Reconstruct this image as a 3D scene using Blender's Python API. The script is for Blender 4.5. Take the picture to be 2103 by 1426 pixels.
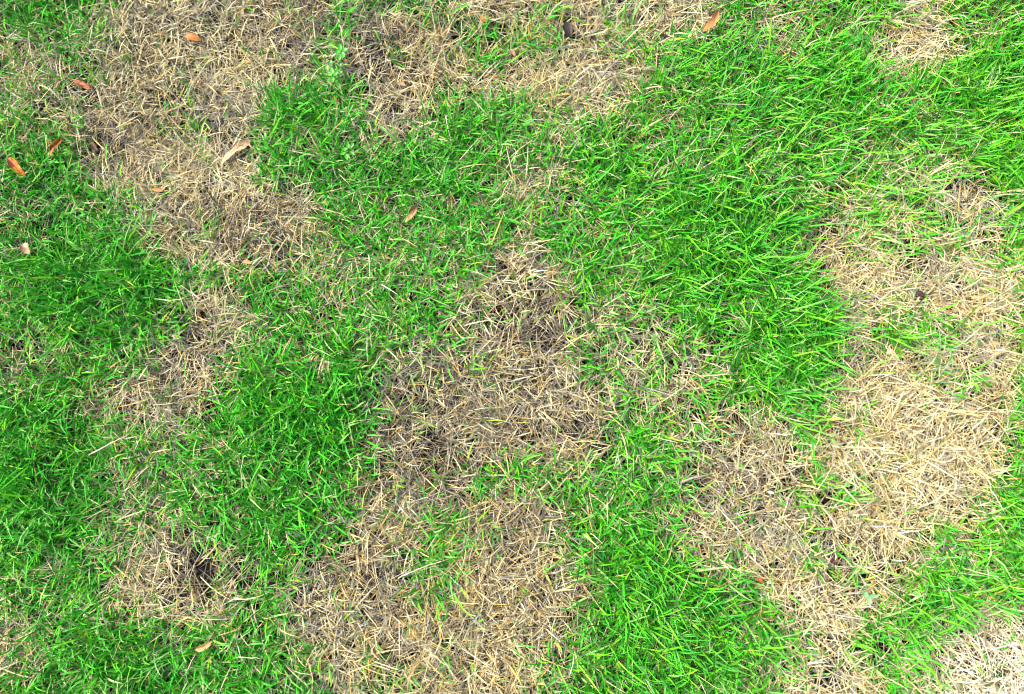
import bpy, math
import numpy as np

for o in list(bpy.data.objects):
    bpy.data.objects.remove(o, do_unlink=True)
scene = bpy.context.scene
COL = scene.collection
R = math.radians

# ---------------------------------------------------------------- camera
PW, PH, FPX = 2103.0, 1426.0, 1402.0        # photograph size and focal length in its pixels
CAM_H, TILT = 1.30, R(8.0)
cam_d = bpy.data.cameras.new('camera')
cam_d.sensor_width = 36.0
cam_d.lens = 36.0 * FPX / PW
cam_d.clip_start = 0.02
cam_d.clip_end = 3000.0
cam = bpy.data.objects.new('camera', cam_d)
COL.objects.link(cam)
cam.location = (0, 0, CAM_H)
cam.rotation_euler = (TILT, 0, 0)
scene.camera = cam

# ---------------------------------------------------------------- sky, sun, exposure
SUN_EL, SUN_AZ = R(38), R(292)               # azimuth clockwise from +Y: light from the upper left
world = bpy.data.worlds.new('World')
scene.world = world
world.use_nodes = True
nt = world.node_tree
nt.nodes.clear()
sky = nt.nodes.new('ShaderNodeTexSky')
sky.sky_type = 'NISHITA'
sky.sun_disc = False
sky.sun_elevation = SUN_EL
sky.sun_rotation = SUN_AZ
sky.air_density = 0.7
sky.dust_density = 4.0
sky.ozone_density = 0.6
bg = nt.nodes.new('ShaderNodeBackground')
bg.inputs['Strength'].default_value = 0.125
wo = nt.nodes.new('ShaderNodeOutputWorld')
nt.links.new(sky.outputs[0], bg.inputs['Color'])
nt.links.new(bg.outputs[0], wo.inputs['Surface'])

sun_d = bpy.data.lights.new('sun', 'SUN')
sun_d.energy = 3.0
sun_d.angle = R(13)
sun_d.color = (1.0, 0.96, 0.9)
sun = bpy.data.objects.new('sun', sun_d)
COL.objects.link(sun)
sun.rotation_euler = (R(90) - SUN_EL, 0, -SUN_AZ + math.pi)
# direction check: a sun lamp shines along its -Z
sd = (math.sin(SUN_AZ) * math.cos(SUN_EL), math.cos(SUN_AZ) * math.cos(SUN_EL), math.sin(SUN_EL))
import mathutils
sun.rotation_euler = mathutils.Vector(sd).to_track_quat('Z', 'Y').to_euler()

scene.view_settings.view_transform = 'Standard'
scene.view_settings.look = 'None'
scene.view_settings.gamma = 1.0
scene.view_settings.use_curve_mapping = False
scene.view_settings.exposure = 2.2
scene.render.engine = 'CYCLES'
scene.cycles.filter_width = 1.1

rng = np.random.default_rng(11)

# ---------------------------------------------------------------- noise and projection
class Noise:
    def __init__(self, seed):
        self.t = np.random.default_rng(seed).random((64, 64))
    def one(self, x, y):
        xi = np.floor(x).astype(int); yi = np.floor(y).astype(int)
        fx = x - xi; fy = y - yi
        fx = fx * fx * (3 - 2 * fx); fy = fy * fy * (3 - 2 * fy)
        a = self.t[xi % 64, yi % 64]; b = self.t[(xi + 1) % 64, yi % 64]
        c = self.t[xi % 64, (yi + 1) % 64]; d = self.t[(xi + 1) % 64, (yi + 1) % 64]
        return (a * (1 - fx) + b * fx) * (1 - fy) + (c * (1 - fx) + d * fx) * fy
    def __call__(self, x, y, octaves=3):
        s = 0; amp = 1; tot = 0
        for k in range(octaves):
            s = s + amp * self.one(x * 2 ** k + 17.3 * k, y * 2 ** k + 5.1 * k)
            tot += amp; amp *= 0.5
        return s / tot          # 0..1
N1, N2, N3, N4, N5, N6 = [Noise(s) for s in (3, 5, 8, 13, 21, 34)]

def smooth(a, b, x):
    t = np.clip((x - a) / (b - a), 0, 1)
    return t * t * (3 - 2 * t)

def ground_h(x, y):
    fade = np.exp(-((np.hypot(x, y) / 2.6) ** 4))
    h = (N1(x * 3.1 + 9, y * 3.1 + 4, 2) - .5) * 0.035 + (N2(x * 14, y * 14, 2) - .5) * 0.012
    return h * fade

ct, st = math.cos(TILT), math.sin(TILT)
def to_px(x, y, z):
    """world point -> photograph pixel"""
    dz = z - CAM_H
    # camera axes: right=(1,0,0), up=(0,ct,st), back=(0,-st,ct)
    u = y * ct + dz * st
    b = -y * st + dz * ct
    return PW / 2 + FPX * x / (-b), PH / 2 - FPX * u / (-b)

def at(px, py, z=0.0):
    """photograph pixel -> world point at height z"""
    rx = (px - PW / 2) / FPX; ru = -(py - PH / 2) / FPX
    d = np.array([rx, ru * ct + st, ru * st - ct])
    t = (z - CAM_H) / d[2]
    return np.array([0, 0, CAM_H]) + d * t

def at_ground(px, py, lift=0.0):
    p = at(px, py, lift)
    for _ in range(3):
        p = at(px, py, float(ground_h(p[0], p[1])) + lift)
    return p

# ---------------------------------------------------------------- where the lawn has died back
# outlines of the dead patches as they lie on the ground, in photograph pixels; (strength, outline)
DEAD = [
 (1.0, [(270,20),(330,-40),(660,-40),(690,60),(665,130),(640,170),(560,190),(545,230),(520,290),(525,340),(545,380),(600,400),(650,415),(655,470),(600,510),(560,545),(480,550),(400,545),(350,505),(300,475),(290,410),(220,390),(180,380),(165,310),(175,260),(205,215),(205,170),(225,130),(240,90)]),
 (.62, [(50,110),(150,110),(205,150),(210,230),(120,255),(60,230),(-30,260),(-30,200),(60,170)]),
 (.55, [(-30,70),(40,80),(60,130),(-30,140)]),
 (1.0, [(720,60),(760,45),(830,60),(890,60),(960,80),(955,150),(905,210),(870,240),(800,285),(755,230),(720,180),(695,140)]),
 (.45, [(700,30),(760,45),(720,60),(690,100)]),
 (.95, [(900,-40),(1000,-40),(1380,-40),(1460,0),(1420,70),(1330,85),(1300,95),(1310,170),(1260,212),(1200,225),(1050,205),(1000,205),(1000,160),(1060,140),(1080,100),(1000,60),(930,45)]),
 (.6,  [(940,60),(1080,60),(1080,150),(1000,210),(930,190)]),
 (1.0, [(1830,-40),(1900,-40),(1890,30),(1930,60),(1960,100),(1900,140),(1830,155),(1785,110),(1830,50)]),
 (.5,  [(1560,40),(1640,50),(1650,110),(1580,120)]),
 (.45, [(1960,40),(2040,30),(2040,80),(1960,90)]),
 (1.0, [(1960,365),(2010,375),(2040,430),(2052,500),(2045,560),(2062,640),(2060,700),(2046,760),(2046,860),(2040,960),(2000,1040),(1960,1070),(1900,1090),(1870,1150),(1850,1190),(1780,1250),(1750,1280),(1690,1315),(1640,1295),(1600,1260),(1580,1205),(1530,1195),(1440,1170),(1400,1130),(1395,1060),(1400,1000),(1430,960),(1480,890),(1450,850),(1540,855),(1600,890),(1640,950),(1700,960),(1690,880),(1730,800),(1720,700),(1700,620),(1680,560),(1640,515),(1675,460),(1800,480),(1860,450),(1900,460),(1930,400)]),
 (.55, [(1650,390),(1760,390),(1900,420),(1960,370),(1960,480),(1800,500),(1670,470)]),
 (1.0, [(1060,495),(1110,540),(1140,590),(1160,650),(1180,720),(1200,790),(1240,850),(1240,900),(1200,955),(1140,965),(1100,935),(1000,950),(980,1000),(1120,1000),(1165,1040),(1130,1100),(1150,1160),(1225,1200),(1210,1245),(1150,1285),(1125,1330),(1105,1390),(1090,1480),(720,1480),(660,1340),(615,1290),(605,1210),(620,1180),(690,1140),(720,1090),(760,1040),(790,1010),(780,960),(765,910),(800,860),(785,790),(790,730),(830,715),(900,740),(950,700),(955,640),(980,590),(1010,540)]),
 (1.0, [(400,625),(440,605),(480,610),(505,650),(500,710),(470,760),(480,790),(440,830),(440,890),(400,905),(350,880),(320,860),(220,845),(205,800),(280,780),(330,750),(380,700),(410,660)]),
 (.38, [(200,790),(330,840),(440,880),(420,930),(300,920),(200,880)]),
 (1.0, [(340,1110),(400,1105),(480,1115),(515,1160),(500,1205),(470,1250),(400,1265),(330,1255),(300,1200),(330,1160)]),
 (.6,  [(220,1120),(350,1105),(350,1270),(280,1280),(220,1230)]),
 (1.0, [(1620,1330),(1700,1325),(1760,1360),(1775,1480),(1595,1480),(1600,1370)]),
 (1.0, [(1910,1320),(2000,1260),(2110,1265),(2090,1350),(1990,1375),(1920,1360)]),
 (1.0, [(1880,1390),(1990,1365),(2140,1390),(2140,1480),(1860,1480)]),
 (.45, [(1180,640),(1290,615),(1400,700),(1480,790),(1560,860),(1440,870),(1350,870),(1280,830),(1230,780),(1190,720)]),
 (.6,  [(-30,1240),(40,1260),(95,1330),(60,1390),(-30,1370)]),
 (.55, [(10,690),(130,680),(140,760),(60,800),(0,780)]),
 (.32, [(230,960),(350,950),(370,1060),(330,1095),(250,1080)]),
 (.65, [(1000,370),(1060,345),(1130,360),(1130,425),(1080,450),(1000,430)]),
 (.34, [(380,540),(560,545),(680,470),(740,520),(700,620),(540,600),(400,620)]),
 (.4,  [(1780,310),(1960,330),(1960,370),(1800,360)]),
 (.55, [(800,260),(860,240),(880,290),(760,320),(720,290)]),
 (.45, [(1050,200),(1300,200),(1250,260),(1100,270)]),
 (.5,  [(1395,960),(1440,900),(1400,840),(1340,780),(1300,830),(1350,900)]),
]
ALIVE = [   # green islands inside the patches: x, y, rx, ry, strength
 (1865,680,105,50,.9),(1925,775,60,34,.85),(1810,520,80,40,.6),(1700,1005,80,45,.65),(1060,972,100,44,.9),(1860,450,120,40,.5),(1650,1120,40,40,.4),
 (890,1150,66,100,.85),(960,1100,90,40,.25),(800,1385,60,40,.5),(930,1370,40,45,.45),(1000,1400,40,30,.3),
 (1110,95,45,65,.65),(1270,70,40,70,.6),(1010,110,70,50,.6),(950,30,40,30,.4),(395,290,80,16,.45),(1935,500,60,50,.35),
 (1500,1150,50,60,.3),(1750,1180,60,30,.25),(970,720,30,40,.5),(430,850,30,60,.4),(310,205,40,40,.2),
 (1690,760,30,90,.35),(690,100,30,80,.5),(1560,1200,60,30,.35),(870,1010,50,30,.2),(1330,1060,50,80,.3),
]
LUSH = [    # thick, long grass
 (1480,500,200,150,1.0),(1630,700,110,140,1.0),(640,860,140,130,.9),(1350,1250,170,150,1.0),(200,600,190,110,.8),
 (1700,200,280,120,.6),(880,350,200,90,.4),(80,950,120,200,.8),(250,1360,200,80,.7),(2060,250,120,260,.8),
 (620,240,70,40,.7),(1300,640,90,50,.4),(1090,1000,0,0,0),(2080,1100,80,200,.6),(1950,1230,140,80,.4),(600,1020,120,80,.5),
]
DARK = [    # where the dead mat is thin, with overhead shade put into a darker tint
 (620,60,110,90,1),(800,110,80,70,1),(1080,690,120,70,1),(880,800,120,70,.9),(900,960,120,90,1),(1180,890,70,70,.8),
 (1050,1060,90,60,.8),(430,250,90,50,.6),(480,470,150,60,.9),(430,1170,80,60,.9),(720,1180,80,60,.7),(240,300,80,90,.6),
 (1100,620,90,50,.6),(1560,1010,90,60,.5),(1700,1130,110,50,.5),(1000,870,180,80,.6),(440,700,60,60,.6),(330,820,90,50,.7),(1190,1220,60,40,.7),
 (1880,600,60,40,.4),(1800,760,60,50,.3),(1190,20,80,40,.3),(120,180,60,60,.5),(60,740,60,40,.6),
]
STEP, X0, Y0, GX, GY = 8, -1000, -1000, 513, 430
gx, gy = np.meshgrid(X0 + STEP * np.arange(GX), Y0 + STEP * np.arange(GY), indexing='ij')
gx = gx.astype(float); gy = gy.astype(float)

def poly_sd(poly, x, y):
    """signed distance, positive inside"""
    P = np.array(poly, float)
    d = np.full(x.shape, 1e9); ins = np.zeros(x.shape, bool)
    for i in range(len(P)):
        a = P[i]; b = P[(i + 1) % len(P)]
        e = b - a
        t = np.clip(((x - a[0]) * e[0] + (y - a[1]) * e[1]) / (e @ e), 0, 1)
        d = np.minimum(d, (x - a[0] - t * e[0]) ** 2 + (y - a[1] - t * e[1]) ** 2)
        c = (a[1] > y) != (b[1] > y)
        if e[1] != 0:
            ins ^= c & (x < e[0] * (y - a[1]) / e[1] + a[0])
    d = np.sqrt(d)
    return np.where(ins, d, -d)

wob = (N3(gx / 60, gy / 60, 3) - .5) * 56 + 1
D = np.zeros(gx.shape)
for s, poly in DEAD:
    D = np.maximum(D, s * smooth(-40, 26, poly_sd(poly, gx, gy) + wob))
for x, y, rx, ry, s in ALIVE:
    q = np.hypot((gx - x) / rx, (gy - y) / ry) + (N4(gx / 40, gy / 40, 2) - .5) * .6
    D *= 1 - s * (1 - smooth(.65, 1.25, q))
L = np.zeros(gx.shape)
for x, y, rx, ry, s in LUSH:
    if rx:
        L = np.maximum(L, s * np.exp(-((gx - x) / rx) ** 2 - ((gy - y) / ry) ** 2))
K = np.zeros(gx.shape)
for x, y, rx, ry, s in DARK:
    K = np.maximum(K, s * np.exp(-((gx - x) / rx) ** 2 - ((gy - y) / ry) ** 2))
# beyond the frame the lawn goes on with patches of the same kind
out = np.maximum.reduce([-gx, gx - PW, -gy, gy - PH, np.zeros(gx.shape)])
far = smooth(20, 160, out)
D = D * (1 - far) + far * smooth(.56, .66, N5(gx / 330, gy / 330, 3))
L = L * (1 - far) + far * .5
D = np.clip(D + (N6(gx / 90, gy / 90, 3) - .5) * .22 * (1 - D), 0, 1)

def sample(F, px, py):
    fx = np.clip((px - X0) / STEP, 0, GX - 1.001); fy = np.clip((py - Y0) / STEP, 0, GY - 1.001)
    i = fx.astype(int); j = fy.astype(int); a = fx - i; b = fy - j
    return (F[i, j] * (1 - a) + F[i + 1, j] * a) * (1 - b) + (F[i, j + 1] * (1 - a) + F[i + 1, j + 1] * a) * b

# ---------------------------------------------------------------- materials
def new_mat(name):
    m = bpy.data.materials.new(name); m.use_nodes = True
    n = m.node_tree; n.nodes.clear()
    return m, n, n.nodes.new('ShaderNodeOutputMaterial')

def blade_mat(name, rough, spec, transl, tboost=(1, 1, 1)):
    m, n, o = new_mat(name)
    at_ = n.nodes.new('ShaderNodeAttribute'); at_.attribute_name = 'tint'
    p = n.nodes.new('ShaderNodeBsdfPrincipled')
    p.inputs['Roughness'].default_value = rough
    p.inputs['Specular IOR Level'].default_value = spec
    t = n.nodes.new('ShaderNodeBsdfTranslucent')
    mul = n.nodes.new('ShaderNodeMixRGB'); mul.blend_type = 'MULTIPLY'; mul.inputs[0].default_value = 1
    mul.inputs[2].default_value = (*tboost, 1)
    # fine mottling along the blade
    tc = n.nodes.new('ShaderNodeTexCoord')
    no = n.nodes.new('ShaderNodeTexNoise'); no.inputs['Scale'].default_value = 260; no.inputs['Detail'].default_value = 2
    mr = n.nodes.new('ShaderNodeMapRange'); mr.inputs[1].default_value = .3; mr.inputs[2].default_value = .7
    mr.inputs[3].default_value = .78; mr.inputs[4].default_value = 1.18
    mm = n.nodes.new('ShaderNodeVectorMath'); mm.operation = 'SCALE'
    n.links.new(tc.outputs['Object'], no.inputs['Vector'])
    n.links.new(no.outputs['Fac'], mr.inputs[0])
    n.links.new(at_.outputs['Color'], mm.inputs[0]); n.links.new(mr.outputs[0], mm.inputs['Scale'])
    n.links.new(mm.outputs[0], p.inputs['Base Color'])
    n.links.new(mm.outputs[0], mul.inputs[1]); n.links.new(mul.outputs[0], t.inputs['Color'])
    mx = n.nodes.new('ShaderNodeMixShader'); mx.inputs[0].default_value = transl
    n.links.new(p.outputs[0], mx.inputs[1]); n.links.new(t.outputs[0], mx.inputs[2])
    n.links.new(mx.outputs[0], o.inputs['Surface'])
    return m
M_GREEN = blade_mat('living_grass_blade', .5, .13, .30, (1.15, 1.1, .7))
M_STRAW = blade_mat('dry_grass_straw', .65, .07, .2)
M_LEAF = blade_mat('fallen_leaf_skin', .55, .18, .15)
M_WEED = blade_mat('weed_leaf', .45, .35, .25)

def soil_mat():
    m, n, o = new_mat('dark_soil')
    tc = n.nodes.new('ShaderNodeTexCoord')
    a = n.nodes.new('ShaderNodeTexNoise'); a.inputs['Scale'].default_value = 90; a.inputs['Detail'].default_value = 6
    r = n.nodes.new('ShaderNodeValToRGB')
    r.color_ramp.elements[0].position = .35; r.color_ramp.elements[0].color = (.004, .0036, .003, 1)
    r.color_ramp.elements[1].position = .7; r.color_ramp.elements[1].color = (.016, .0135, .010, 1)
    # far away the sheet stands for the lawn itself
    geo = n.nodes.new('ShaderNodeVectorMath'); geo.operation = 'LENGTH'
    mr = n.nodes.new('ShaderNodeMapRange'); mr.inputs[1].default_value = 1.5; mr.inputs[2].default_value = 2.0
    b = n.nodes.new('ShaderNodeTexNoise'); b.inputs['Scale'].default_value = 1.6; b.inputs['Detail'].default_value = 5
    r2 = n.nodes.new('ShaderNodeValToRGB')
    r2.color_ramp.elements[0].position = .45; r2.color_ramp.elements[0].color = (.02, .10, .012, 1)
    r2.color_ramp.elements[1].position = .62; r2.color_ramp.elements[1].color = (.22, .18, .09, 1)
    mx = n.nodes.new('ShaderNodeMixRGB')
    p = n.nodes.new('ShaderNodeBsdfPrincipled'); p.inputs['Roughness'].default_value = .95
    p.inputs['Specular IOR Level'].default_value = .02
    bp = n.nodes.new('ShaderNodeBump'); bp.inputs['Strength'].default_value = .8; bp.inputs['Distance'].default_value = .004
    lk = n.links.new
    lk(tc.outputs['Object'], a.inputs['Vector']); lk(tc.outputs['Object'], b.inputs['Vector'])
    lk(tc.outputs['Object'], geo.inputs[0]); lk(geo.outputs['Value'], mr.inputs[0])
    lk(a.outputs['Fac'], r.inputs[0]); lk(b.outputs['Fac'], r2.inputs[0])
    lk(mr.outputs[0], mx.inputs[0]); lk(r.outputs[0], mx.inputs[1]); lk(r2.outputs[0], mx.inputs[2])
    lk(mx.outputs[0], p.inputs['Base Color'])
    lk(a.outputs['Fac'], bp.inputs['Height']); lk(bp.outputs[0], p.inputs['Normal'])
    lk(p.outputs[0], o.inputs['Surface'])
    return m
M_SOIL = soil_mat()

# ---------------------------------------------------------------- mesh helpers
def mesh_np(name, verts, quads, tris, colors, mat, smooth_=True):
    me = bpy.data.meshes.new(name)
    nq, n3 = len(quads), len(tris)
    me.vertices.add(len(verts)); me.vertices.foreach_set('co', np.asarray(verts, np.float32).ravel())
    loops = np.concatenate([np.asarray(quads, np.int32).ravel(), np.asarray(tris, np.int32).ravel()])
    me.loops.add(len(loops)); me.loops.foreach_set('vertex_index', loops)
    me.polygons.add(nq + n3)
    starts = np.concatenate([4 * np.arange(nq), 4 * nq + 3 * np.arange(n3)]).astype(np.int32)
    me.polygons.foreach_set('loop_start', starts)
    me.polygons.foreach_set('use_smooth', np.full(nq + n3, smooth_))
    if colors is not None:
        ca = me.attributes.new('tint', 'FLOAT_COLOR', 'POINT')
        c4 = np.ones((len(verts), 4), np.float32); c4[:, :3] = colors
        ca.data.foreach_set('color', c4.ravel())
    me.update(calc_edges=True)
    me.materials.append(mat)
    return me

def link(name, me, parent=None, loc=(0, 0, 0)):
    o = bpy.data.objects.new(name, me); COL.objects.link(o)
    o.location = loc
    if parent is not None: o.parent = parent
    return o

def tag(o, label, cat, group=None, kind=None):
    o['label'] = label
    if cat: o['category'] = cat
    if group: o['group'] = group
    if kind: o['kind'] = kind
    return o

# ---------------------------------------------------------------- the ground: one sheet to the horizon
fine = np.arange(-1.8, 1.8001, .03)
tail = 1.8 * np.array([1.1, 1.3, 1.7, 2.4, 4, 8, 20, 60, 200, 600])
ax = np.concatenate([-tail[::-1], fine, tail])
xx, yy = np.meshgrid(ax, ax, indexing='ij')
vz = ground_h(xx, yy)
n = len(ax)
idx = np.arange(n * n).reshape(n, n)
quads = np.stack([idx[:-1, :-1], idx[1:, :-1], idx[1:, 1:], idx[:-1, 1:]], -1).reshape(-1, 4)
g = link('ground', mesh_np('ground', np.stack([xx, yy, vz], -1).reshape(-1, 3), quads, np.zeros((0, 3), int), None, M_SOIL))
tag(g, 'dark bare soil showing between the grass blades', 'ground', kind='structure')

# ---------------------------------------------------------------- grass blades
def make_blades(root, az, el, droop, bend, length, width, roll, fold, prof, NS=4):
    """centre lines bent under their weight; returns (N, rings, 3 or 2, 3) vertices"""
    N = len(az)
    pts = np.zeros((N, NS + 1, 3)); side = np.zeros((N, NS + 1, 3)); nor = np.zeros((N, NS + 1, 3))
    p = root.copy()
    for k in range(NS + 1):
        t = k / NS
        e = el - droop * t ** 1.3
        a = az + bend * t
        T = np.stack([np.cos(e) * np.cos(a), np.cos(e) * np.sin(a), np.sin(e)], -1)
        S = np.stack([-np.sin(a), np.cos(a), np.zeros(N)], -1)
        U = np.cross(T, S)
        rl = roll * (.4 + .6 * t)
        c, s = np.cos(rl)[:, None], np.sin(rl)[:, None]
        side[:, k] = S * c + U * s; nor[:, k] = U * c - S * s
        pts[:, k] = p
        p = p + T * (length / NS)[:, None]
        gmin = ground_h(p[:, 0], p[:, 1]) + .0015
        p[:, 2] = np.maximum(p[:, 2], gmin)
    w = width[:, None] * np.array(prof)[None, :] * .5
    Lh = pts + side * w[..., None]; Rh = pts - side * w[..., None]
    if fold is not None:
        C = pts - nor * (w * fold[:, None])[..., None]
        return np.stack([Lh, C, Rh], 2)
    return np.stack([Lh, Rh], 2)

def blades_mesh(name, V, Cc, mat):
    """V (N, rings, cols, 3); Cc (N, rings, 3)"""
    N, K, M, _ = V.shape
    base = (np.arange(N) * K * M)[:, None]
    q = []
    for k in range(K - 1):
        for m in range(M - 1):
            q.append([k * M + m, k * M + m + 1, (k + 1) * M + m + 1, (k + 1) * M + m])
    q = (base[:, None, :] + np.array(q)[None]).reshape(-1, 4)
    cols = np.repeat(Cc[:, :, None, :], M, 2).reshape(-1, 3)
    return mesh_np(name, V.reshape(-1, 3), q, np.zeros((0, 3), int), cols, mat)

def scatter(density, x0, x1, y0, y1):
    k = int(density * (x1 - x0) * (y1 - y0))
    return rng.uniform(x0, x1, k), rng.uniform(y0, y1, k)

def frame_out(x, y):
    px, py = to_px(x, y, 0)
    return np.maximum.reduce([-px, px - PW, -py, py - PH, np.zeros(len(x))]), px, py

AREA = (-1.45, 1.45, -.8, 1.3)
LEAF_SPOTS = []      # filled below: (px0, py0, px1, py1, half width px, z) kept clear of blades lying on top

def lerp(a, b, t):
    return a[None] * (1 - t[:, None]) + b[None] * t[:, None]
A = np.array

def straw_tints(k, px, py):
    cream, tan, gold, grey, brown = A([.44, .405, .245]), A([.35, .29, .135]), A([.36, .235, .06]), A([.20, .195, .17]), A([.10, .068, .03])
    gold_f = np.clip(np.exp(-((px - 930) / 330) ** 2 - ((py - 1180) / 260) ** 2) * .85 + .5 * np.exp(-((px - 1120) / 260) ** 2 - ((py - 60) / 140) ** 2)
                     + .4 * np.exp(-((px - 1750) / 200) ** 2 - ((py - 700) / 300) ** 2) + (N4(px / 110, py / 110, 2) - .5) * .9, 0, 1)
    grey_f = np.clip((N6(px / 80 + 40, py / 80, 2) - .42) * 2.4, 0, 1)
    u = rng.random(k); c = lerp(cream, tan, rng.random(k) ** 1.2)
    c = np.where((u < .15 + .5 * gold_f)[:, None], lerp(tan, gold, rng.random(k)), c)
    u2 = rng.random(k)
    c = np.where((u2 < .12 + .38 * grey_f)[:, None], lerp(grey, cream, rng.random(k) * .5), c)
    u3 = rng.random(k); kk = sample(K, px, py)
    right_lit = smooth(1300, 1900, px)  # light growing towards the right, put into the straw tint
    c = np.where((rng.random(k) < .52 * kk + .16 * (1 - right_lit))[:, None], lerp(A([.060, .050, .038]), A([.17, .155, .125]), rng.random(k)), c)  # darker straw in the centre and left stands in for shade
    c = c * (.94 + .14 * right_lit)[:, None]
    corner = np.clip(smooth(1750, 2050, px) * smooth(1180, 1380, py), 0, 1) * .5
    c = c * (1 - corner[:, None]) + A([.60, .57, .46]) * corner[:, None]
    c = np.where((u3 < .10 + .12 * kk)[:, None], lerp(brown, tan, rng.random(k) * .6), c)
    return c * rng.uniform(.75, 1.15, k)[:, None]

def grow_straw(dens, flat, thin, rotted=False):
    x, y = scatter(dens, *AREA)
    fo, px, py = frame_out(x, y)
    d = sample(D, px, py)
    clump = N2(x * 28, y * 28, 2)
    gap = N5(x * 13 + 3, y * 13, 2)
    keep = rng.random(len(x)) < (.36 + .64 * d) * np.where(fo > 60, .35, 1) * (.45 + 1.1 * clump) * (.58 + .42 * smooth(.30, .48, gap)) * (1 - .42 * sample(K, px, py)) * (1 - .55 * sample(L, px, py) * (1 - d))
    x, y, px, py, d = x[keep], y[keep], px[keep], py[keep], d[keep]
    # tufts of three to five straws from one crown
    rep = rng.integers(2, 6, len(x))
    tz = rng.random(len(x))
    taz = rng.uniform(0, 2 * math.pi, len(x))
    r = lambda v: np.repeat(v, rep)
    k = rep.sum()
    X = r(x) + rng.normal(0, .004, k); Y = r(y) + rng.normal(0, .004, k)
    PX, PY = r(px), r(py)
    az = r(taz) + rng.normal(0, 1.15, k)
    if flat:
        el = rng.uniform(-.02, .34, k); droop = rng.normal(.12, .22, k); z0 = rng.uniform(.001, .006 if rotted else .018, k)
    else:
        el = rng.uniform(.15, 1.0, k); droop = rng.uniform(.2, 1.2, k); z0 = rng.uniform(.0, .010, k)
    ln = np.exp(rng.normal(math.log(.034), .40, k)).clip(.012, .085)
    wd = np.exp(rng.normal(math.log(.00145), .30, k)).clip(.0007, .0026) * thin
    root = np.stack([X, Y, ground_h(X, Y) + z0], -1)
    V = make_blades(root, az, el, droop, rng.normal(0, .28, k), ln, wd, rng.normal(0, .35, k), None, [.85, 1, .8, .15], 3)
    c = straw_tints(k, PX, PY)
    ring = A([.92, 1, 1, 1.05])
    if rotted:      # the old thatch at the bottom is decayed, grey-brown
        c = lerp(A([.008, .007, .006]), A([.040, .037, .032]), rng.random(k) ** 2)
    C = c[:, None, :] * ring[None, :, None]
    return V, C

def grow_green(dens):
    x, y = scatter(dens, *AREA)
    fo, px, py = frame_out(x, y)
    d = sample(D, px, py); lu = sample(L, px, py)
    clump = N3(x * 24 + 7, y * 24, 2)
    sprig = smooth(.60, .72, N1(x * 22, y * 22 + 9, 2))
    pk = np.clip((1 - d) ** 1.3 * (.54 + .46 * lu) * (.40 + 1.15 * clump) + .13 * sprig + .016, 0, 1)
    keep = rng.random(len(x)) < pk * np.where(fo > 60, .4, 1)
    x, y, px, py, d, lu = x[keep], y[keep], px[keep], py[keep], d[keep], lu[keep]
    rep = rng.integers(2, 5, len(x))
    r = lambda v: np.repeat(v, rep)
    k = rep.sum()
    taz = r(rng.uniform(0, 2 * math.pi, len(x)))
    X = r(x) + rng.normal(0, .003, k); Y = r(y) + rng.normal(0, .003, k)
    PX, PY, dd, ll = r(px), r(py), r(d), r(lu)
    az = taz + rng.normal(0, 1.2, k)
    el = rng.uniform(.25, 1.25, k); droop = rng.uniform(.1, 1.15, k)
    ln = np.exp(rng.normal(math.log(.037), .36, k)).clip(.012, .085) * (1 + .38 * ll) * (1 - .28 * dd)
    wd = rng.uniform(.0017, .0038, k) * (1 + .15 * ll)
    z0 = rng.uniform(0, .010, k)
    root = np.stack([X, Y, ground_h(X, Y) + z0], -1)
    V = make_blades(root, az, el, droop, rng.normal(0, .35, k), ln, wd, rng.normal(0, .45, k), rng.uniform(.1, .5, k), [.66, 1, .82, .04], 3)
    pure, deep, lime, pale, yel = A([.034, .29, .008]), A([.007, .145, .008]), A([.110, .37, .006]), A([.20, .36, .11]), A([.18, .30, .02])
    warm = np.clip(smooth(700, 2000, PX) * .9 + (N4(PX / 150, PY / 150, 2) - .5) * .5, 0, 1)
    c = lerp(deep, pure, rng.random(k) ** .7)
    c = np.where((rng.random(k) < .45 * ll)[:, None], lerp(A([.006, .12, .006]), pure, rng.random(k) * .8), c)
    c = np.where((rng.random(k) < .14 + .50 * warm)[:, None], lerp(pure, lime, rng.random(k)), c)
    c = np.where((rng.random(k) < .18 + .17 * dd)[:, None], lerp(pure, pale, rng.random(k)), c)
    c = np.where((rng.random(k) < .03 + .22 * dd)[:, None], lerp(lime, yel, rng.random(k)), c)
    c = c * rng.uniform(.75, 1.2, k)[:, None]
    sheath = A([.20, .25, .10])
    f = A([.45, .06, 0, .05])
    C = c[:, None, :] * (1 - f)[None, :, None] + sheath[None, None, :] * f[None, :, None]
    return V, C

def clear_for_leaves(V, C):
    """a fallen leaf lies on the grass: most blades that would cover it are pressed below it"""
    N, K, M, _ = V.shape
    P = V[:, :, 0, :]
    px, py = to_px(P[..., 0], P[..., 1], P[..., 2])
    h = P[..., 2] - ground_h(P[..., 0], P[..., 1])
    drop = np.zeros(N, bool)
    for (ax_, ay_, bx_, by_, hw, lift) in LEAF_SPOTS:
        e = A([bx_ - ax_, by_ - ay_]); q = e @ e
        t = np.clip(((px - ax_) * e[0] + (py - ay_) * e[1]) / q, 0, 1)
        dist = np.hypot(px - ax_ - t * e[0], py - ay_ - t * e[1])
        hit = ((dist < hw) & (h > lift - .003)).any(1)
        drop |= hit & (rng.random(N) < .93)
    return V[~drop], C[~drop]

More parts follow.
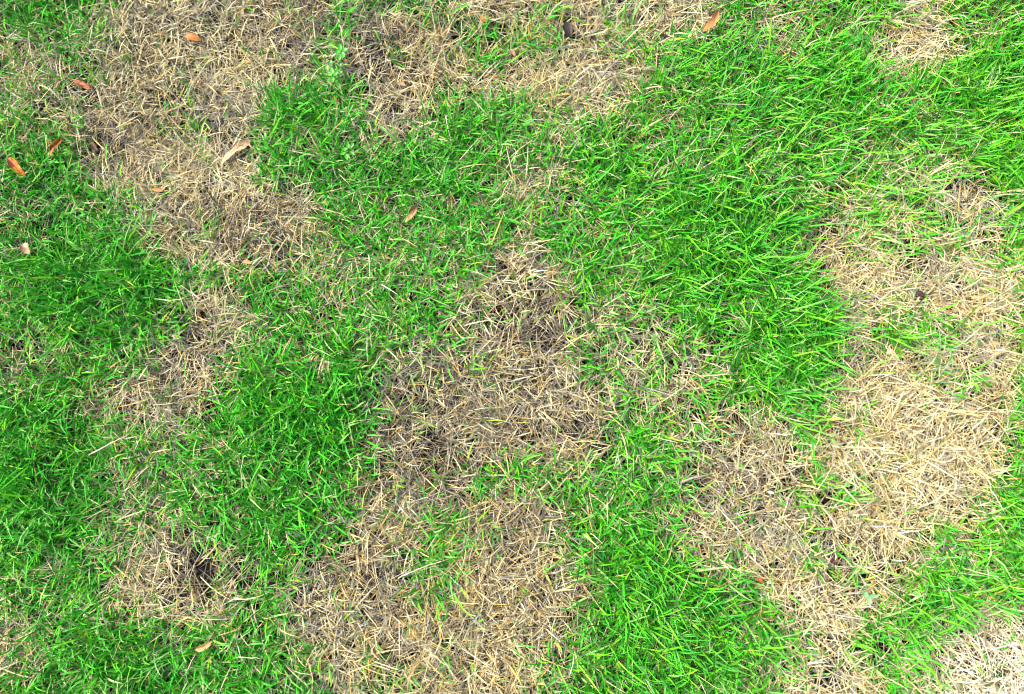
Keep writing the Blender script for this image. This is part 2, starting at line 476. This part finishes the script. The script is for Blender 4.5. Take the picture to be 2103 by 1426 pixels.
# ---------------------------------------------------------------- fallen leaves
def tube(path, rad, color, nseg=6):
    path = np.asarray(path, float); K = len(path)
    rad = np.broadcast_to(np.asarray(rad, float), (K,))
    T = np.gradient(path, axis=0); T /= np.linalg.norm(T, axis=1)[:, None] + 1e-12
    ref = np.array([.13, .21, 1.0]); S = np.cross(T, ref); S /= np.linalg.norm(S, axis=1)[:, None]
    U = np.cross(S, T)
    an = np.linspace(0, 2 * math.pi, nseg, endpoint=False)
    V = path[:, None] + rad[:, None, None] * (S[:, None] * np.cos(an)[None, :, None] + U[:, None] * np.sin(an)[None, :, None])
    q = []
    for k in range(K - 1):
        for m in range(nseg):
            m2 = (m + 1) % nseg
            q.append([k * nseg + m, k * nseg + m2, (k + 1) * nseg + m2, (k + 1) * nseg + m])
    V = V.reshape(-1, 3)
    V = np.concatenate([V, path[:1], path[-1:]])
    t = [[len(V) - 2, (m + 1) % nseg, m] for m in range(nseg)] + [[len(V) - 1, (K - 1) * nseg + m, (K - 1) * nseg + (m + 1) % nseg] for m in range(nseg)]
    c = np.broadcast_to(np.asarray(color, float), (len(V), 3)) if np.ndim(color) == 1 else color
    return V, np.array(q), np.array(t), c

def leaf_sheet(L_, W_, fold=0., arch=0., twist=0., bow=0., curl=0., tip=.9, waist=0., seed=0, nu=18, nv=9, thick=.0005, ragged=.06):
    """a leaf along +x from its stalk end, cupped, bent and twisted, with a real thickness"""
    rg = np.random.default_rng(seed)
    u = np.linspace(0, 1, nu); v = np.linspace(-1, 1, nv)
    hw = W_ * .5 * np.sin(math.pi * u ** tip).clip(0) ** .75 * (1 - waist * np.exp(-((u - .5) / .13) ** 2)) + W_ * .015
    jag = 1 + ragged * rg.normal(0, 1, (nu, 2))
    V = np.zeros((nu, nv, 3)); axis = np.zeros((nu, 3))
    for i in range(nu):
        a = twist * (u[i] - .5)
        w = hw[i] * np.where(v < 0, jag[i, 0], jag[i, 1]) * v
        ca = curl
        yy_ = np.sin(w / (W_ * .5) * ca) / ca * W_ * .5 if abs(ca) > 1e-3 else w
        zz_ = (1 - np.cos(w / (W_ * .5) * ca)) / ca * W_ * .5 if abs(ca) > 1e-3 else 0 * w
        yy_ = yy_ * math.cos(fold); zz_ = zz_ + np.abs(w) * math.sin(fold)
        cy = bow * math.sin(math.pi * u[i]); cz = arch * math.sin(math.pi * u[i])
        V[i, :, 0] = L_ * u[i]
        V[i, :, 1] = cy + yy_ * math.cos(a) - zz_ * math.sin(a)
        V[i, :, 2] = cz + yy_ * math.sin(a) + zz_ * math.cos(a)
        axis[i] = (L_ * u[i], cy, cz)
    V[..., 2] += rg.normal(0, W_ * .012, (nu, nv))
    return V, axis, u, v

def leaf_mesh(name, V, cols, mat, thick=.0005):
    nu, nv, _ = V.shape
    du = np.gradient(V, axis=0); dv = np.gradient(V, axis=1)
    nrm = np.cross(du, dv); nrm /= np.linalg.norm(nrm, axis=-1)[..., None] + 1e-12
    top = V + nrm * thick * .5; bot = V - nrm * thick * .5
    idx = np.arange(nu * nv).reshape(nu, nv)
    q = np.stack([idx[:-1, :-1], idx[1:, :-1], idx[1:, 1:], idx[:-1, 1:]], -1).reshape(-1, 4)
    off = nu * nv
    qs = [q, q[:, ::-1] + off]
    rim = np.concatenate([idx[:, 0], idx[-1, 1:], idx[-2::-1, -1], idx[0, -2:0:-1]])
    r2 = np.roll(rim, -1)
    qs.append(np.stack([rim, r2, r2 + off, rim + off], -1))
    vv = np.concatenate([top.reshape(-1, 3), bot.reshape(-1, 3)])
    cc = np.concatenate([cols.reshape(-1, 3)] * 2)
    return mesh_np(name, vv, np.concatenate(qs), np.zeros((0, 3), int), cc, mat)

def leaf_cols(u, v, c0, c1, c2, seed):
    """patches of three tones with a paler margin"""
    uu, vv = np.meshgrid(u, v, indexing='ij')
    na = N1(uu * 3 + seed * 1.7, vv * 1.5 + seed, 2)[..., None]; nb = N2(uu * 5 + seed, vv * 3 + 4.4 * seed, 2)[..., None]
    na = smooth(.32, .68, na)
    c = A(c0) * (1 - na) + A(c1) * na
    m = smooth(.5, .66, nb)
    c = c * (1 - m) + A(c2) * m
    rib = np.exp(-(vv / .10) ** 2)[..., None]
    return c * (1 - .25 * rib) * A([.62, .55, .45])

def fallen_leaf(label, p0, p1, wpx, lift, c0, c1, c2, seed, stalk=0., group='fallen leaves on the lawn', name='fallen_leaf', cut=None, **kw):
    a = at_ground(*p0, lift=lift); b = at_ground(*p1, lift=lift)
    e = b - a; Ln = float(np.hypot(e[0], e[1])); mm = float(np.hypot(*(A(p1) - A(p0)))); s = Ln / mm
    root = bpy.data.objects.new(name, None); COL.objects.link(root)
    root.empty_display_size = .01
    root.location = a
    root.rotation_euler = (0, -math.atan2(e[2], Ln), math.atan2(e[1], e[0]))
    tag(root, label, 'leaf', group)
    kw = {k: (v_ * s if k in ('bow', 'arch') else v_) for k, v_ in kw.items()}
    V, axis, u, v = leaf_sheet(Ln, wpx * s, seed=seed, **kw)
    cols = leaf_cols(u, v, c0, c1, c2, seed)
    link('blade', leaf_mesh('leaf_blade', V, cols, M_LEAF), root)
    rib = axis[1:-1].copy(); rib[:, 2] += .0002
    tv = tube(rib, np.linspace(.0007, .0003, len(rib)), A(c0) * .8)
    link('midrib', mesh_np('leaf_midrib', *tv, M_LEAF), root)
    if stalk:
        st_ = stalk * s
        path = [[.001, 0, 0], [-st_ * .35, .06 * st_, .001], [-st_ * .7, .22 * st_, -.001], [-st_, .45 * st_, -.005]]
        tv = tube(path, [.0009, .0008, .0007, .0009], A(c0) * .35)
        link('stalk', mesh_np('leaf_stalk', *tv, M_LEAF), root)
    LEAF_SPOTS.append((p0[0], p0[1], p1[0], p1[1], wpx * .55, lift))
    return root

ORANGE, TAN, DKBR, AMBER, YEL, RED = (.42, .17, .045), (.50, .30, .14), (.07, .025, .014), (.52, .17, .012), (.66, .42, .02), (.16, .025, .012)
fallen_leaf('small oval orange-brown leaf lying on pale straw beside a green blade', (380, 74), (412, 83), 18, .022, ORANGE, (.38, .15, .04), (.50, .24, .07), 1, curl=.7, arch=3)
fallen_leaf('narrow chestnut leaf with a bent black stalk at the grass edge', (186, 182), (150, 165), 14, .022, (.30, .10, .05), (.48, .20, .08), (.12, .04, .03), 2, stalk=22, curl=.9, twist=.6)
fallen_leaf('curled amber leaf with a dark red end in green grass', (125, 285), (103, 322), 15, .032, RED, AMBER, (.60, .28, .02), 3, curl=1.3, twist=1.3, arch=3)
fallen_leaf('folded orange leaf with a bright yellow patch in green grass', (18, 324), (52, 362), 20, .034, AMBER, (.20, .03, .012), YEL, 4, fold=.6, arch=2)
fallen_leaf('long pale beige leaf with a bend, beside the big straw patch', (514, 288), (452, 341), 21, .026, (.46, .36, .24), (.56, .44, .30), (.50, .28, .15), 5, bow=-7, twist=1.1, waist=.45, curl=.5, tip=.8)
fallen_leaf('twisted light brown leaf pinched in the middle amid green grass', (852, 422), (832, 458), 17, .034, (.34, .18, .08), (.45, .25, .13), (.40, .23, .13), 6, twist=1.6, waist=.55, curl=.7, bow=3)
fallen_leaf('tan-orange leaf with a fold and a rounded tip beside green tufts', (1475, 20), (1444, 66), 20, .030, (.55, .27, .10), (.52, .26, .12), (.36, .14, .09), 7, fold=.35, twist=1.2, waist=.35, bow=5, tip=1.15)
fallen_leaf('blackish leaf with a notch sunk among golden straw', (1162, 45), (1170, 78), 19, .024, (.022, .018, .024), (.030, .026, .036), (.045, .03, .025), 8, curl=.5, arch=2)
fallen_leaf('crumpled pale beige leaf scrap deep in the green lawn', (46, 502), (62, 520), 20, .034, (.52, .36, .22), (.58, .42, .27), (.42, .33, .20), 9, fold=.3, twist=.9, curl=.6)
fallen_leaf('light tan boat-shaped leaf in grass below the round straw patch', (400, 1336), (435, 1318), 14, .030, (.50, .30, .13), (.55, .34, .16), (.44, .24, .10), 10, curl=.9, bow=-3)
fallen_leaf('tan leaf fragment half hidden in straw and thin green blades', (986, 36), (1003, 46), 15, .022, (.50, .27, .10), (.42, .22, .08), (.50, .33, .16), 11, fold=.3, curl=.5)
fallen_leaf('rusty orange leaf crumb among grey straw', (312, 388), (336, 393), 9, .020, (.48, .17, .045), (.42, .14, .04), (.50, .26, .11), 12, curl=.6)
fallen_leaf('tiny red-brown curled leaf below the bright broadleaf weed', (682, 197), (694, 209), 7, .022, (.30, .07, .025), (.36, .10, .03), (.20, .04, .02), 13, curl=1.0)
fallen_leaf('dark brown leaf sunk in straw beside the left grass edge', (182, 288), (200, 311), 12, .014, DKBR, (.05, .02, .015), (.09, .04, .025), 14, curl=.6)
fallen_leaf('small tan leaf crumb where straw meets grass', (499, 536), (517, 541), 9, .022, (.50, .28, .14), (.46, .25, .11), (.55, .36, .2), 15, curl=.6)
fallen_leaf('red-brown leaf crumb at the lower edge of the right straw patch', (1555, 1187), (1567, 1197), 9, .024, (.36, .10, .035), (.40, .14, .05), (.28, .08, .03), 16, curl=.6)
fallen_leaf('dark purple-brown leaf piece lying in bright straw', (1880, 600), (1900, 607), 11, .020, (.05, .035, .045), (.07, .05, .05), (.04, .03, .035), 17, curl=.4)
fallen_leaf('thin blackish leaf sliver near green tufts in golden straw', (1352, 72), (1376, 76), 7, .020, (.03, .022, .024), (.045, .03, .03), (.03, .02, .02), 18, curl=.6)
fallen_leaf('pinkish brown leaf crumb among straw and seedling grass', (1048, 100), (1058, 116), 8, .020, (.42, .24, .16), (.36, .19, .12), (.46, .28, .2), 19, curl=.6)
fallen_leaf('pinkish tan leaf crumb in the dark-centred straw patch', (820, 170), (833, 176), 8, .020, (.50, .30, .22), (.46, .27, .18), (.5, .33, .25), 20, curl=.6)
fallen_leaf('dark maroon leaf piece at the straw patch beside the lower right grass', (1704, 1147), (1716, 1160), 10, .018, (.07, .02, .02), (.10, .035, .03), (.05, .02, .02), 21, curl=.5)
fallen_leaf('small white husk lying on the right straw patch', (1576, 1010), (1590, 1013), 6, .024, (.80, .76, .66), (.84, .80, .70), (.78, .72, .60), 22, curl=1.0, name='husk', group='seed husks')

# ---------------------------------------------------------------- small broad-leaved weeds
def weed(label, px, py, lift, leaves, tone, stems=()):
    """leaves: (dx, dy) of each tip in photograph pixels from the crown, width px, rise"""
    c = at_ground(px, py, lift)
    root = bpy.data.objects.new('broadleaf_weed', None); COL.objects.link(root)
    gz = float(ground_h(c[0], c[1]))
    root.location = (c[0], c[1], gz); root.empty_display_size = .01
    tag(root, label, 'weed', 'broad-leaved weeds in the lawn')
    path = [[0.003, -.004, -.002], [0.001, -.002, lift * .4], [0, 0, lift]]
    link('stem', mesh_np('weed_stem', *tube(path, [.0012, .0011, .0008], A(tone) * A([1.4, 1.0, 1.2])), M_WEED), root)
    for i, (bx, by, dx, dy, w, dz, br) in enumerate(leaves):
        a = at_ground(px + bx, py + by, lift + dz); b = at_ground(px + bx + dx, py + by + dy, lift + dz + .002)
        e = b - a; Ln = float(np.hypot(e[0], e[1])); s = Ln / math.hypot(dx, dy)
        V, axis, u, v = leaf_sheet(Ln, w * s, fold=.22, arch=-.08 * Ln, tip=.85, seed=50 + i, nu=10, nv=7, ragged=.01)
        cols = leaf_cols(u, v, A(tone) * br * 1.3, A(tone) * br * 1.5, A(tone) * br * 1.15, 3 + i)
        o = link('leaf', leaf_mesh('weed_leaf', V, cols, M_WEED, .0004), root, a - A(root.location))
        o.rotation_euler = (0, -math.atan2(e[2], Ln), math.atan2(e[1], e[0]))
        # its stalk back to the stem
        q0 = A([0, 0, lift * .8]); q1 = a - A(root.location)
        if np.linalg.norm(q1 - q0) > .002:
            link('leaf_stalk', mesh_np('weed_leaf_stalk', *tube([q0, (q0 + q1) / 2 + [0, 0, .001], q1], .0005, A(tone) * 1.2), M_WEED), root)
    LEAF_SPOTS.append((px - 8, py, px + 8, py, 16, lift))
    return root

weed('bright green weed with a whorl of pointed leaves between two straw patches', 682, 155, .036,
     [(0, 0, -13, -4, 7, .002, 1.25), (0, -2, -2, -15, 9, .004, 1.3), (3, 0, 10, -7, 7, .003, 1.0), (1, 4, 1, 10, 6, .003, 1.3), (-3, 7, -9, 4, 5, 0, 1.2),
      (6, 8, 10, 20, 8, -.004, .9), (-12, -14, -4, -9, 7, -.008, .85), (-6, -24, 6, -8, 9, -.008, .85), (14, -20, 6, -5, 8, -.008, .85), (16, -8, 5, 5, 6, -.008, .85), (14, -30, 2, -14, 8, -.004, 1.0)],
     (.055, .34, .018))
weed('low green weed with rounded oval leaves in the middle of the lawn', 715, 308, .034,
     [(-1, -2, -14, 0, 8, .003, 1.25), (0, -3, -4, -16, 10, .001, .8), (4, -4, 8, -10, 7, .002, 1.0), (-6, 6, -12, 3, 7, .002, 1.2), (-4, 8, 2, 13, 8, .002, 1.15), (2, 2, 12, 9, 6, 0, .9)],
     (.045, .33, .012))
weed('pale blue-green three-leaved weed between straw and bright grass', 1783, 1223, .034,
     [(-1, 0, -12, -5, 11, .003, 1.1), (1, 1, 19, 2, 10, .002, .75), (0, 3, 4, 18, 11, .003, 1.2)],
     (.17, .42, .20))
weed('cluster of small round-leaved seedlings near the top of the lawn', 700, 104, .030,
     [(0, 0, -14, 4, 9, .002, 1.0), (0, 0, -4, -15, 10, .003, 1.1), (2, 0, 13, -4, 9, .002, .95), (1, 3, 5, 13, 9, .002, 1.05), (-4, 10, -10, 6, 8, 0, .9)],
     (.04, .32, .014))

# ---------------------------------------------------------------- long dry stalks lying over the grass
def dry_stalk(label, pts, lift, rad, color, seed):
    rg = np.random.default_rng(seed)
    P = A(pts, float) if False else np.array(pts, float)
    t = np.linspace(0, 1, 14); k = len(P) - 1
    xs = np.interp(t * k, np.arange(k + 1), P[:, 0]); ys = np.interp(t * k, np.arange(k + 1), P[:, 1])
    for _ in range(2):
        xs[1:-1] = (xs[:-2] + 2 * xs[1:-1] + xs[2:]) / 4; ys[1:-1] = (ys[:-2] + 2 * ys[1:-1] + ys[2:]) / 4
    lf = lift + .006 * np.sin(math.pi * t) - .016 * smooth(.8, 1, t) - .012 * smooth(.2, 0, t)
    W = np.array([at_ground(a, b, c) for a, b, c in zip(xs, ys, lf)])
    org = W[0].copy()
    W = W - org + rg.normal(0, .0004, W.shape)
    rr = rad * np.linspace(1.05, .6, 14) * (1 + .45 * (np.arange(14) % 5 == 2))
    V, q, tr, c = tube(W, rr, color)
    c = np.array(c) * rg.uniform(.62, .82, (len(V), 1))
    o = link('dry_stalk', mesh_np('dry_stalk', V, q, tr, c, M_STRAW), loc=org)
    tag(o, label, 'stalk', 'long dry stalks lying on the lawn')
    return o
CRM, GLD, GRY = A([.66, .58, .40]), A([.55, .42, .13]), A([.30, .25, .19])
dry_stalk('long straight cream stalk in green grass below the left straw patch', [(180, 937), (225, 912), (277, 886)], .036, .0011, CRM, 1)
dry_stalk('cream stalk lying across the green island within the golden straw', [(818, 1188), (870, 1164), (928, 1147)], .034, .0009, CRM, 2)
dry_stalk('pale curved stalk hanging in the upper central green lawn', [(916, 236), (918, 258), (930, 298)], .036, .0009, CRM, 3)
dry_stalk('thin yellow stalk in the thick upper right grass', [(1530, 332), (1552, 358), (1567, 398)], .040, .0009, GLD, 4)
dry_stalk('thin pale stalk pointing at the top of the right straw patch', [(1714, 375), (1735, 393), (1757, 416)], .036, .0008, CRM, 5)
dry_stalk('thick grey-brown woody stalk at the left end of the right straw patch', [(1392, 993), (1430, 980), (1466, 976)], .024, .0026, GRY, 6)
dry_stalk('long cream stalk near the right grass edge, low in the straw patch', [(1880, 1048), (1925, 1026), (1962, 998)], .026, .0012, CRM, 7)
dry_stalk('white stalk near the right grass edge, level with the middle of the straw', [(1996, 882), (2016, 866), (2036, 842)], .026, .0012, A([.76, .71, .58]), 8)
dry_stalk('upright cream stalk in thick grass right of the golden straw', [(1170, 1388), (1177, 1364), (1180, 1338)], .040, .0009, CRM, 9)
dry_stalk('pale straight stalk left of the central straw patch top', [(757, 522), (760, 552), (758, 580)], .038, .0008, CRM, 10)
dry_stalk('bent cream stalk below the small tan boat-shaped leaf', [(378, 1392), (392, 1362), (404, 1338)], .030, .0008, CRM, 11)
dry_stalk('brown stalk lying flat across the neck of the central straw patch', [(1050, 700), (1100, 702), (1152, 699)], .022, .0009, A([.36, .22, .12]), 12)
dry_stalk('long pale stalk reaching over the grass below the left edge clump', [(484, 1350), (520, 1352), (548, 1352)], .036, .0008, CRM, 13)
dry_stalk('pale forked-looking stalk along the far right grass', [(2034, 1004), (2052, 1032), (2068, 1062)], .040, .0009, A([.62, .62, .40]), 14)

# ---------------------------------------------------------------- the grass itself
parts = [grow_straw(4500, True, .9, True), grow_straw(7600, True, 1.0), grow_straw(11500, False, 1.0)]
V = np.concatenate([p[0] for p in parts]); C = np.concatenate([p[1] for p in parts])
V, C = clear_for_leaves(V, C)
n_straw = len(V)
o = link('dry_grass', blades_mesh('dry_grass', V, C, M_STRAW))
tag(o, 'matted straw-coloured dead grass in irregular patches', 'dry grass', kind='stuff')
V, C = grow_green(19000)
V, C = clear_for_leaves(V, C)
o = link('green_grass', blades_mesh('green_grass', V, C, M_GREEN))
tag(o, 'vivid green living lawn grass around the dead patches', 'grass', kind='stuff')

# the lawn beyond the frame, coarser: one sheet of blades round the part in view
def grow_far(k, dead):
    x = rng.uniform(-3.6, 3.6, k); y = rng.uniform(-3.0, 3.6, k)
    inside = (x > AREA[0]) & (x < AREA[1]) & (y > AREA[2]) & (y < AREA[3])
    d = smooth(.52, .62, N5(x * 1.6 + 4, y * 1.6, 3))
    keep = ~inside & (rng.random(k) < (d if dead else 1 - .9 * d)) & (rng.random(k) < np.exp(-((np.hypot(x, y) / 3.2) ** 2)))
    x, y = x[keep], y[keep]; k = len(x)
    root = np.stack([x, y, ground_h(x, y)], -1)
    az = rng.uniform(0, 2 * math.pi, k)
    el = rng.uniform(.0, .6, k) if dead else rng.uniform(.3, 1.2, k)
    V = make_blades(root, az, el, rng.uniform(.1, .9, k), rng.normal(0, .3, k), rng.uniform(.03, .075, k), rng.uniform(.003, .0065, k),
                    rng.normal(0, .4, k), None, [.8, 1, .1], 2)
    c = lerp(A([.43, .39, .235]), A([.22, .17, .09]), rng.random(k)) if dead else lerp(A([.012, .19, .008]), A([.09, .33, .01]), rng.random(k))
    return V, np.repeat(c[:, None, :], 3, 1)
V, C = grow_far(150000, False)
tag(link('green_grass', blades_mesh('outer_green_grass', V, C, M_GREEN)), 'green lawn continuing all round beyond the patchy part', 'grass', kind='stuff')
V, C = grow_far(90000, True)
tag(link('dry_grass', blades_mesh('outer_dry_grass', V, C, M_STRAW)), 'dead straw patches continuing in the lawn further out', 'dry grass', kind='stuff')
